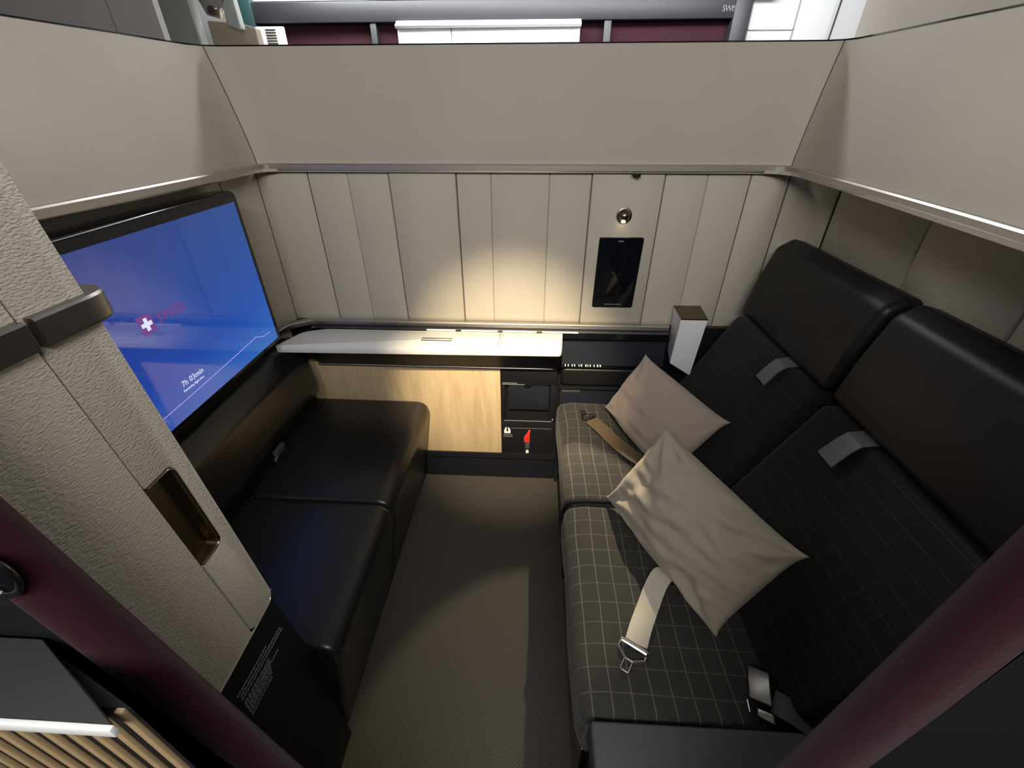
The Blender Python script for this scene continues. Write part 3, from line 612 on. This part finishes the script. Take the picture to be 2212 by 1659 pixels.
# ------------------------------------------------------------ seat belts
def ribbon(pts, wdt, thick, widir):
    P = smooth_path(pts, 8); bm = NB(); rows = []
    for i, p in enumerate(P):
        d = (P[min(i+1, len(P)-1)]-P[max(i-1, 0)]).normalized(); wd = Vector(widir); wd = (wd-d*wd.dot(d)).normalized(); n = d.cross(wd).normalized()
        if n.z < 0: n = -n
        rows.append([bm.verts.new(p+wd*wdt/2+n*0), bm.verts.new(p-wd*wdt/2), bm.verts.new(p-wd*wdt/2+n*thick), bm.verts.new(p+wd*wdt/2+n*thick)])
    for A, B in zip(rows, rows[1:]):
        for k in range(4): bm.faces.new((A[k], A[(k+1) % 4], B[(k+1) % 4], B[k]))
    bm.faces.new(rows[0]); bm.faces.new(rows[-1]); return bm
def tongue(parent, o, d, m, sc=1.0):
    """buckle tongue: rounded frame with a bar, ending in a slotted blade; o = webbing end, d = pointing direction (flat)"""
    o = Vector(o); d = Vector(d).normalized(); s = d.cross(Vector((0, 0, 1))).normalized(); up = s.cross(d)
    def fr(pts, h=0.004, r=0.0034):
        P = [o+s*a*sc+d*b*sc+up*(h+c*sc) for (a, b, c) in pts]; P.append(P[0]); P.append(P[1]); return tube(P, r*sc, 8)
    q = fillet([(-0.028, -0.006), (0.028, -0.006), (0.028, 0.014), (0.008, 0.029), (-0.008, 0.029), (-0.028, 0.014)], 0.006, 4)
    obj('tongue_frame', fr([(x, y, 0) for x, y in q]), m, parent)
    q = fillet([(-0.0085, 0.028), (0.0085, 0.028), (0.0085, 0.052), (-0.0085, 0.052)], 0.003, 3)
    obj('tongue_blade', fr([(x, y, -0.002) for x, y in q], r=0.0028), m, parent)
    obj('tongue_bar', tube([o+s*-0.026*sc+up*0.007*sc, o+s*0.026*sc+up*0.007*sc+d*0.0], 0.0042*sc, 10), m, parent)
    st_ = o-d*0.012*sc+s*-0.014*sc; obj('tongue_stud', tube([st_+up*0.002, st_+up*0.010], 0.0055*sc, 12), m, parent)
b1 = thing('seat_belt', (0.27, 0.56, 0.455), 'champagne webbing belt with a silver slotted tongue lying across the near seat', 'seat belt')
obj('webbing', ribbon([(0.40, 0.650, 0.462), (0.355, 0.640, 0.470), (0.322, 0.628, 0.482), (0.300, 0.605, 0.474), (0.275, 0.562, 0.459), (0.252, 0.520, 0.455), (0.233, 0.480, 0.456)], 0.046, 0.0018, (0.82, -0.50, 0.10)), MT['belt'], b1)
obj('belt_sleeve', ribbon([(0.41, 0.655, 0.456), (0.372, 0.645, 0.460), (0.335, 0.636, 0.466)], 0.052, 0.006, (0.4, -0.9, 0)), MT['black'], b1)
tongue(b1, (0.228, 0.473, 0.452), (-0.50, -0.82, 0), MT['metal'])
b2 = thing('seat_belt', (0.27, 1.18, 0.455), 'twisted brown webbing belt with a dark hooked tongue on the far seat', 'seat belt')
obj('webbing', ribbon([(0.410, 0.960, 0.470), (0.372, 1.015, 0.464), (0.330, 1.065, 0.460), (0.285, 1.130, 0.459), (0.250, 1.190, 0.463), (0.220, 1.245, 0.458)], 0.048, 0.0018, (0.80, 0.62, 0.12)), MT['belt2'], b2)
tongue(b2, (0.212, 1.262, 0.456), (-0.45, 0.80, 0), MT['smoke'], 0.85)
b3 = thing('belt_buckle', (0.45, 0.41, 0.45), 'grey lift-lever belt buckle in the crease of the near seat', 'buckle')
Q = lambda a, b_, c: Vector((0.452, 0.405, 0.462))+Vector((0.42, -0.30, 0.22)).normalized()*a+Vector((0.3, 0.85, 0.0)).normalized()*b_+Vector((-0.45, 0.1, 0.85)).normalized()*c
def qbox(a0, b0, c0, a1, b1_, c1, bev):
    bm = box((a0, b0, c0), (a1, b1_, c1), bev, 3)
    for v in bm.verts:
        x, y, z = v.co; v.co = Q(x, y, z+0.006*(1-(y/0.035)**2)*(x > 0) if True else z)
    return bm
obj('buckle_lid', qbox(-0.018, -0.028, 0.004, 0.022, 0.034, 0.012, 0.003), MT['armmetal'] if 'armmetal' in MT else MT['smoke'], b3)
obj('buckle_housing', qbox(-0.022, -0.026, -0.010, 0.020, 0.032, 0.003, 0.003), MT['black'], b3)
obj('buckle_end', qbox(-0.006, -0.052, -0.006, 0.022, -0.036, 0.006, 0.003), MT['smoke'], b3)
obj('buckle_pin', tube([Q(-0.022, -0.030, 0.004), Q(-0.018, -0.050, 0.004)], 0.002, 8), MT['metal'], b3)
obj('buckle_webbing', ribbon([Q(0.02, -0.01, -0.004), Q(0.05, -0.012, -0.012), Q(0.08, -0.014, -0.03)], 0.044, 0.002, (0.3, 0.85, 0)), MT['armlea'], b3)

# ------------------------------------------------------------ sliding door stack at the left of the opening
dr = thing('sliding_door', (-0.43, 0.30, 0.74), 'beige textured sliding door leaf with a bronze recessed handle, left of the opening', 'door')
DX = -0.400
def sh(y, z): return (y-0.060*(z-0.749), z)
def shp(pts): return [sh(*p) for p in pts]
g0 = 0.3215; e0 = 0.380
zh0, zh1, yh = 0.920, 1.064, 0.3600
lead = [(g0, 0.7555), (g0+0.010, 0.7485)]+[(e0-0.018+0.018*math.sin(a), 0.7665-0.018*math.cos(a)) for a in [math.pi/2*k/6 for k in range(7)]]+[(e0, 1.62), (g0, 1.62)]
notch = [(g0, zh1)]+[(yh-0.010+0.010*math.cos(a), zh1-0.010+0.010*math.sin(a)) for a in [math.pi/2*(1-k/6) for k in range(7)]]+[(yh-0.012+0.012*math.cos(a), zh0+0.012+0.012*math.sin(a)) for a in [-math.pi/2*k/6 for k in range(7)]]+[(g0, zh0)]
lleaf = obj('leading_leaf', prism(shp(lead+notch), 0, DX-0.040, DX, bev=0.0016), MT['doorlinen'], dr, ang=40)
obj('door_leaf', prism(shp([(0.175, 0.7485), (g0-0.0022, 0.7485), (g0-0.0022, 1.62), (0.175, 1.62)]), 0, DX-0.040, DX, bev=0.0016), MT['doorlinen'], dr, ang=40)
obj('gap_lining', prism(shp([(0.2, 0.752), (e0-0.01, 0.752), (e0-0.01, 1.60), (0.2, 1.60)]), 0, DX-0.046, DX-0.025), MT['smoke'], dr, smooth=False)
hd = obj('recessed_handle', prism(shp(rrect(g0+0.0005, zh0+0.001, yh-0.0005, zh1-0.001, 0.010, rs=(0.010, 0.0, 0.0, 0.012))), 0, DX-0.024, DX-0.0150), MT['bronze'], lleaf)
rim_path = [Vector((DX+0.0003, *sh(g0+0.001, zh1-0.001)))]+[Vector((DX+0.0003, *sh(yh-0.011+0.010*math.cos(a), zh1-0.011+0.010*math.sin(a)))) for a in [math.pi/2*(1-k/6) for k in range(7)]]+[Vector((DX+0.0003, *sh(yh-0.013+0.012*math.cos(a), zh0+0.013+0.012*math.sin(a)))) for a in [-math.pi/2*k/6 for k in range(7)]]+[Vector((DX+0.0003, *sh(g0+0.001, zh0+0.001)))]
lip = NB(); rings = []
for i, p in enumerate(rim_path):
    c = Vector((DX, *sh((g0+yh)/2, (zh0+zh1)/2)))
    d = (rim_path[min(i+1, len(rim_path)-1)]-rim_path[max(i-1, 0)]).normalized(); n_ = Vector((0, -d.z, d.y))
    if n_.dot(c-p) < 0: n_ = -n_
    rings.append([lip.verts.new(p+Vector((x, 0, 0))+n_*t) for (x, t) in ((0.0, -0.0004), (0.0008, 0.0008), (0.0, 0.0018), (-0.006, 0.0022), (-0.0155, 0.0045), (-0.0155, -0.0004))])
for A, B in zip(rings, rings[1:]):
    for k in range(6): lip.faces.new((A[k], A[(k+1) % 6], B[(k+1) % 6], B[k]))
lip.faces.new(rings[0]); lip.faces.new(rings[-1])
obj('handle_rim', lip, MT['bronze'], lleaf, ang=60)
edge = [Vector((DX-0.001, *sh(0.20, 0.7475))), Vector((DX-0.001, *sh(e0-0.018, 0.7475)))]+[Vector((DX-0.001, *sh(e0-0.018+0.019*math.sin(a), 0.7665-0.019*math.cos(a)))) for a in [math.pi/2*k/6 for k in range(1, 6)]]
obj('bottom_edge', tube(edge, 0.0018, 8), MT['metal'], dr)
# steel bands that continue the suite rail over the two leaves
def dband(pts, name='steel_band'):
    P = smooth_path([(x, y-0.060*(z-0.749), z) for (x, y, z) in pts], 5)
    return obj(name, sweep(NB(), P, [(0.0075, -0.0125), (0.009, -0.010), (0.009, 0.010), (0.0075, 0.0125), (-0.006, 0.0125), (-0.006, -0.0125)]), MT['smoke'], dr, ang=25)
zb = 1.249
dband([(DX, g0+0.002, zb), (DX, 0.350, zb), (DX, 0.376, zb), (DX-0.004, 0.388, zb), (DX-0.016, 0.394, zb), (DX-0.030, 0.392, zb)])
dband([(DX, 0.18, zb), (DX, 0.24, zb), (DX, g0-0.005, zb)])
kp = thing('kick_panel', (-0.47, 0.35, 0.0), 'black kick panel with a block of fine grey print under the beige door', 'panel')
obj('panel_body', prism([(0.175, 0.0), (0.448, 0.0), (0.446, 0.44), (0.418, 0.73), (0.398, 0.744), (0.175, 0.744)], 0, -0.52, -0.452, bev=0.002), MT['black'], kp)
pn = NB(); nx = -0.4515
def wordline(y_far, y_near, z, h=0.0042):
    y = y_far
    while y > y_near:
        ww = random.uniform(0.0035, 0.010); zz = z+(y_far-y)*0.10
        add_box(pn, (-0.4523, max(y-ww, y_near), zz), (-0.4516, y, zz+h)); y -= ww+0.0016
wordline(0.408, 0.290, 0.5905); wordline(0.412, 0.290, 0.5815)
wordline(0.368, 0.287, 0.6035)
for k in range(5): wordline(0.362-0.002*k, 0.289, 0.5735-0.0075*k, 0.0050)
wordline(0.385, 0.330, 0.5600); wordline(0.350, 0.290, 0.5360)
obj('fine_print', pn, MT['greyprint'], kp, smooth=False)

# ------------------------------------------------------------ maroon felt partition edges either side of the aisle opening
def felt_wall(name, label, sgn, edge_top, edge_bot, fw, y, r, zt, zb_):
    t = thing(name, (edge_bot[0], y, 0.0), label, 'partition')
    bm = NB(); A = []; n = 14
    zz = [zb_+(zt-zb_)*k/20 for k in range(21)]
    rings = []
    for z in zz:
        s = (z-edge_bot[1])/(edge_top[1]-edge_bot[1]); x = edge_bot[0]+(edge_top[0]-edge_bot[0])*s
        ring = []
        for k in range(n+1):
            a = -math.pi/2+math.pi*k/n
            ring.append(bm.verts.new((x-sgn*(-r)-sgn*r*math.cos(a)*1.0, y+r*math.sin(a), z)))
        ring.append(bm.verts.new((x+sgn*fw, y+r, z))); ring.append(bm.verts.new((x+sgn*fw, y-r, z)))
        rings.append(ring)
    m = len(rings[0])
    for P_, Q_ in zip(rings, rings[1:]):
        for k in range(m): bm.faces.new((P_[k], P_[(k+1) % m], Q_[(k+1) % m], Q_[k]))
    bm.faces.new(rings[0]); bm.faces.new(rings[-1])
    obj('felt_edge', bm, MT['felt'], t)
    return t
fl = felt_wall('felt_partition', 'maroon felt edge of the aisle partition on the left, before the door', -1, (-0.302, 1.201), (-0.236, 0.793), 0.017, 0.150, 0.016, 1.50, 0.30)
shp_ = [(-0.302+0.066*(1.201-z)/0.408-0.017, z) for z in (0.30, 1.50)]
obj('shell', prism([shp_[0], shp_[1], (-0.62, 1.50), (-0.62, 0.30)], 1, 0.140, 0.160, bev=0.002), MT['black'], fl)
def latch(parent, x, y, z, sgn):
    b = NB(); bmesh.ops.create_uvsphere(b, u_segments=24, v_segments=12, radius=1.0)
    for v in b.verts: v.co = Vector((x+v.co.x*0.014, y+v.co.y*0.006, z+v.co.z*0.020))
    obj('latch_cup', b, MT['gloss'], parent)
    obj('latch_bolt', tube([(x-0.007, y-0.0065, z+0.002), (x+0.004, y-0.008, z-0.001), (x+0.009, y-0.0065, z-0.006)], 0.0022, 8), MT['smoke'], parent)
latch(fl, -0.305, 0.134, 1.175, -1)
wc = thing('slatted_cabinet', (-0.40, 0.11, 0.0), 'dark-topped cabinet with a white edge and pale wood slats, left of the felt edge', 'cabinet')
obj('cabinet_top', prism([(-0.237, 0.0925), (-0.325, 0.137), (-0.60, 0.137), (-0.60, 0.0925)], 2, 1.090, 1.0985, bev=0.001), MT['darktop'], wc)
obj('white_edge', box((-0.60, 0.0895, 1.0905), (-0.236, 0.0930, 1.0995), 0.001), MT['offwhite'], wc)
obj('cabinet_body', prism([(-0.240, 0.1045), (-0.325, 0.136), (-0.60, 0.136), (-0.60, 0.1045)], 2, 0.55, 1.0895), MT['black'], wc, smooth=False)
for k in range(20):
    x = -0.2440-k*0.018
    obj('wood_slat', box((x-0.0055, 0.1015, 0.56), (x, 0.1050, 1.0895), 0.0008), MT['louver'], wc)
frt = felt_wall('felt_partition', 'maroon felt wing of the aisle partition on the right, before the seats', 1, (0.251, 1.224), (0.235, 0.877), 0.026, 0.150, 0.016, 1.50, 0.30)

obj('shell', prism([(0.246, 0.30), (0.280, 1.50), (0.62, 1.50), (0.62, 0.30)], 1, 0.134, 0.160, bev=0.002), MT['black'], frt)  # black face stands in for shade swallowing the rest of the felt wing
latch(frt, 0.262, 0.126, 1.260, 1)

# ------------------------------------------------------------ beyond the back wall: neighbouring rows and cabin
def bg(y, x): return x
bf = thing('far_suite_frame', (-0.28, 3.2, 0.0), 'dark slate frame of a far suite seen over the back wall', 'frame')
obj('top_bar', box((-1.72, 3.14, 1.812), (1.15, 3.22, 1.905), 0.006), MT['slate'], bf)
obj('left_bar', box((-1.755, 3.13, 1.30), (-1.64, 3.22, 1.95), 0.004), MT['teal'], bf)
obj('right_bar', box((1.055, 3.13, 1.30), (1.145, 3.22, 1.95), 0.004), MT['slate'], bf)
obj('divider', box((-0.975, 3.15, 1.30), (-0.94, 3.20, 1.815), 0.003), MT['offslate'] if 'offslate' in MT else MT['slate'], bf)
obj('divider', box((0.36, 3.15, 1.30), (0.40, 3.20, 1.815), 0.003), MT['slate'], bf)
obj('maroon_panel', box((-1.64, 3.205, 1.30), (1.06, 3.24, 1.815)), MT['feltfar'], bf, smooth=False)
obj('maker_plate', text_mesh('SWISS', 0.036, (0.99, 3.137, 1.842), (1, 0, 0), (0, 0, 1), 0.0005, spacing=0.9), MT['greyprint'], bf, smooth=False)
lb = thing('white_locker', (-0.28, 3.1, 1.3), 'white two-part locker front standing before the far maroon panels', 'locker')
obj('locker_front', box((-0.80, 3.08, 1.30), (-0.498, 3.14, 1.785), 0.003), MT['offwhite'], lb)
obj('locker_front', box((-0.494, 3.08, 1.30), (0.222, 3.14, 1.785), 0.003), MT['offwhite'], lb)
obj('locker_lip', prism([(3.05, 1.785), (3.10, 1.812), (3.14, 1.812), (3.14, 1.775), (3.06, 1.775)], 0, -0.805, 0.226), MT['offwhite'], lb, smooth=False)
obj('ceiling_valance', box((-1.72, 3.18, 1.915), (1.30, 3.5, 2.258)), MT['offwhite'], kind='structure', smooth=False)
S.objects['ceiling_valance'].name = 'trim_4'
vt = thing('vent_grille', (-1.57, 3.12, 1.5), 'small pale vent grille beside the petrol-coloured far post', 'vent')
obj('grille_frame', box((-1.63, 3.11, 1.60), (-1.47, 3.135, 1.795), 0.003), MT['offwhite'], vt)
sl = NB()
for k in range(14): add_box(sl, (-1.575, 3.106, 1.615+k*0.0125), (-1.515, 3.112, 1.620+k*0.0125))
obj('grille_slots', sl, MT['bronze'], vt, smooth=False)
cw = thing('cabin_sidewall', (1.5, 3.3, 0.0), 'bright white cabin sidewall panel at the top right beyond the suite', 'panel')
obj('panel_face', box((1.145, 3.26, 1.0), (2.3, 3.32, 2.25), 0.003), MT['offwhite'], cw)
obj('door_outline', add_box(add_box(box((1.19, 3.254, 1.2), (1.196, 3.261, 2.2)), (1.445, 3.254, 1.2), (1.451, 3.261, 2.2)), (1.19, 3.254, 1.772), (1.45, 3.261, 1.777)), MT['coolgrey'], cw, smooth=False)
ax_ = NB(); sweep(ax_, [(1.62, 3.20, 1.35), (1.64, 3.20, 1.9), (1.66, 3.20, 2.2)], circ(0.005, 8), flat=False)
obj('guide_cable', ax_, MT['seam'], cw)
ns = thing('neighbour_shell', (1.3, 1.9, 0.0), 'beige shell of the next suite showing above the right wall', 'partition')
obj('shell_panel', prism([(0.90, 0.15), (0.945, 0.15), (1.075, 1.86), (1.03, 1.86)], 2, 0.0, 2.1), MT['linen'], ns, smooth=False)
nl = thing('neighbour_shell', (-1.5, 1.95, 0.0), 'cool grey two-panel shell of the next suite above the left wall', 'partition')
obj('shell_panel', prism([(-1.372, 1.95), (-1.372, 1.98), (-1.541, 1.98), (-1.541, 1.95)], 2, 0.0, 2.1, bev=0.002), MT['coolgrey'], nl, smooth=False)
obj('shell_panel', prism([(-1.546, 1.95), (-1.546, 1.98), (-3.3, 1.98), (-3.3, 1.95)], 2, 0.0, 2.1, bev=0.002), MT['coolgrey'], nl, smooth=False)
gp = thing('bulkhead_panel', (-1.73, 2.6, 0.0), 'narrow pale green-grey panel with white edges behind the left corner', 'panel')
obj('panel_face', box((-1.815, 2.60, 1.2), (-1.645, 2.63, 2.22)), MT['palegreen'], gp, smooth=False)
obj('white_edge', box((-1.845, 2.59, 1.2), (-1.815, 2.63, 2.22), 0.003), MT['offwhite'], gp)
obj('white_edge', box((-1.652, 2.585, 1.2), (-1.636, 2.63, 2.22), 0.003), MT['offwhite'], gp)
tp = thing('seat_shell', (-1.55, 2.66, 0.0), 'tan seat shell part glimpsed beside the petrol-coloured far post', 'shell')
obj('tan_panel', prism(fillet([(-1.634, 1.2), (-1.40, 1.2), (-1.40, 1.735), (-1.47, 1.752), (-1.634, 1.765)], 0.01), 1, 2.668, 2.72, bev=0.004), MT['tan'], tp)
br = thing('hinge_bracket', (-1.53, 2.62, 1.79), 'bright metal hinge bracket above the tan shell at top left', 'bracket')
obj('bracket_plate', prism(fillet([(-1.610, 1.835), (-1.585, 1.775), (-1.545, 1.765), (-1.520, 1.800), (-1.490, 1.800), (-1.465, 1.850), (-1.465, 1.90), (-1.610, 1.90)], 0.012), 1, 2.60, 2.66, bev=0.006), MT['metal'], br)
obj('bracket_arm', prism(fillet([(-1.500, 1.740), (-1.432, 1.715), (-1.440, 1.90), (-1.488, 1.90)], 0.012), 1, 2.60, 2.64, bev=0.004), MT['palegreen'], br)
obj('bracket_pin', tube([(-1.547, 2.606, 1.79), (-1.547, 2.585, 1.79)], 0.018, 16), MT['bronze'], br)
obj('wall_cabin', box((-3.6, 3.4, 0.0), (3.6, 3.46, 2.26)), MT['ceiling'], kind='structure', smooth=False)
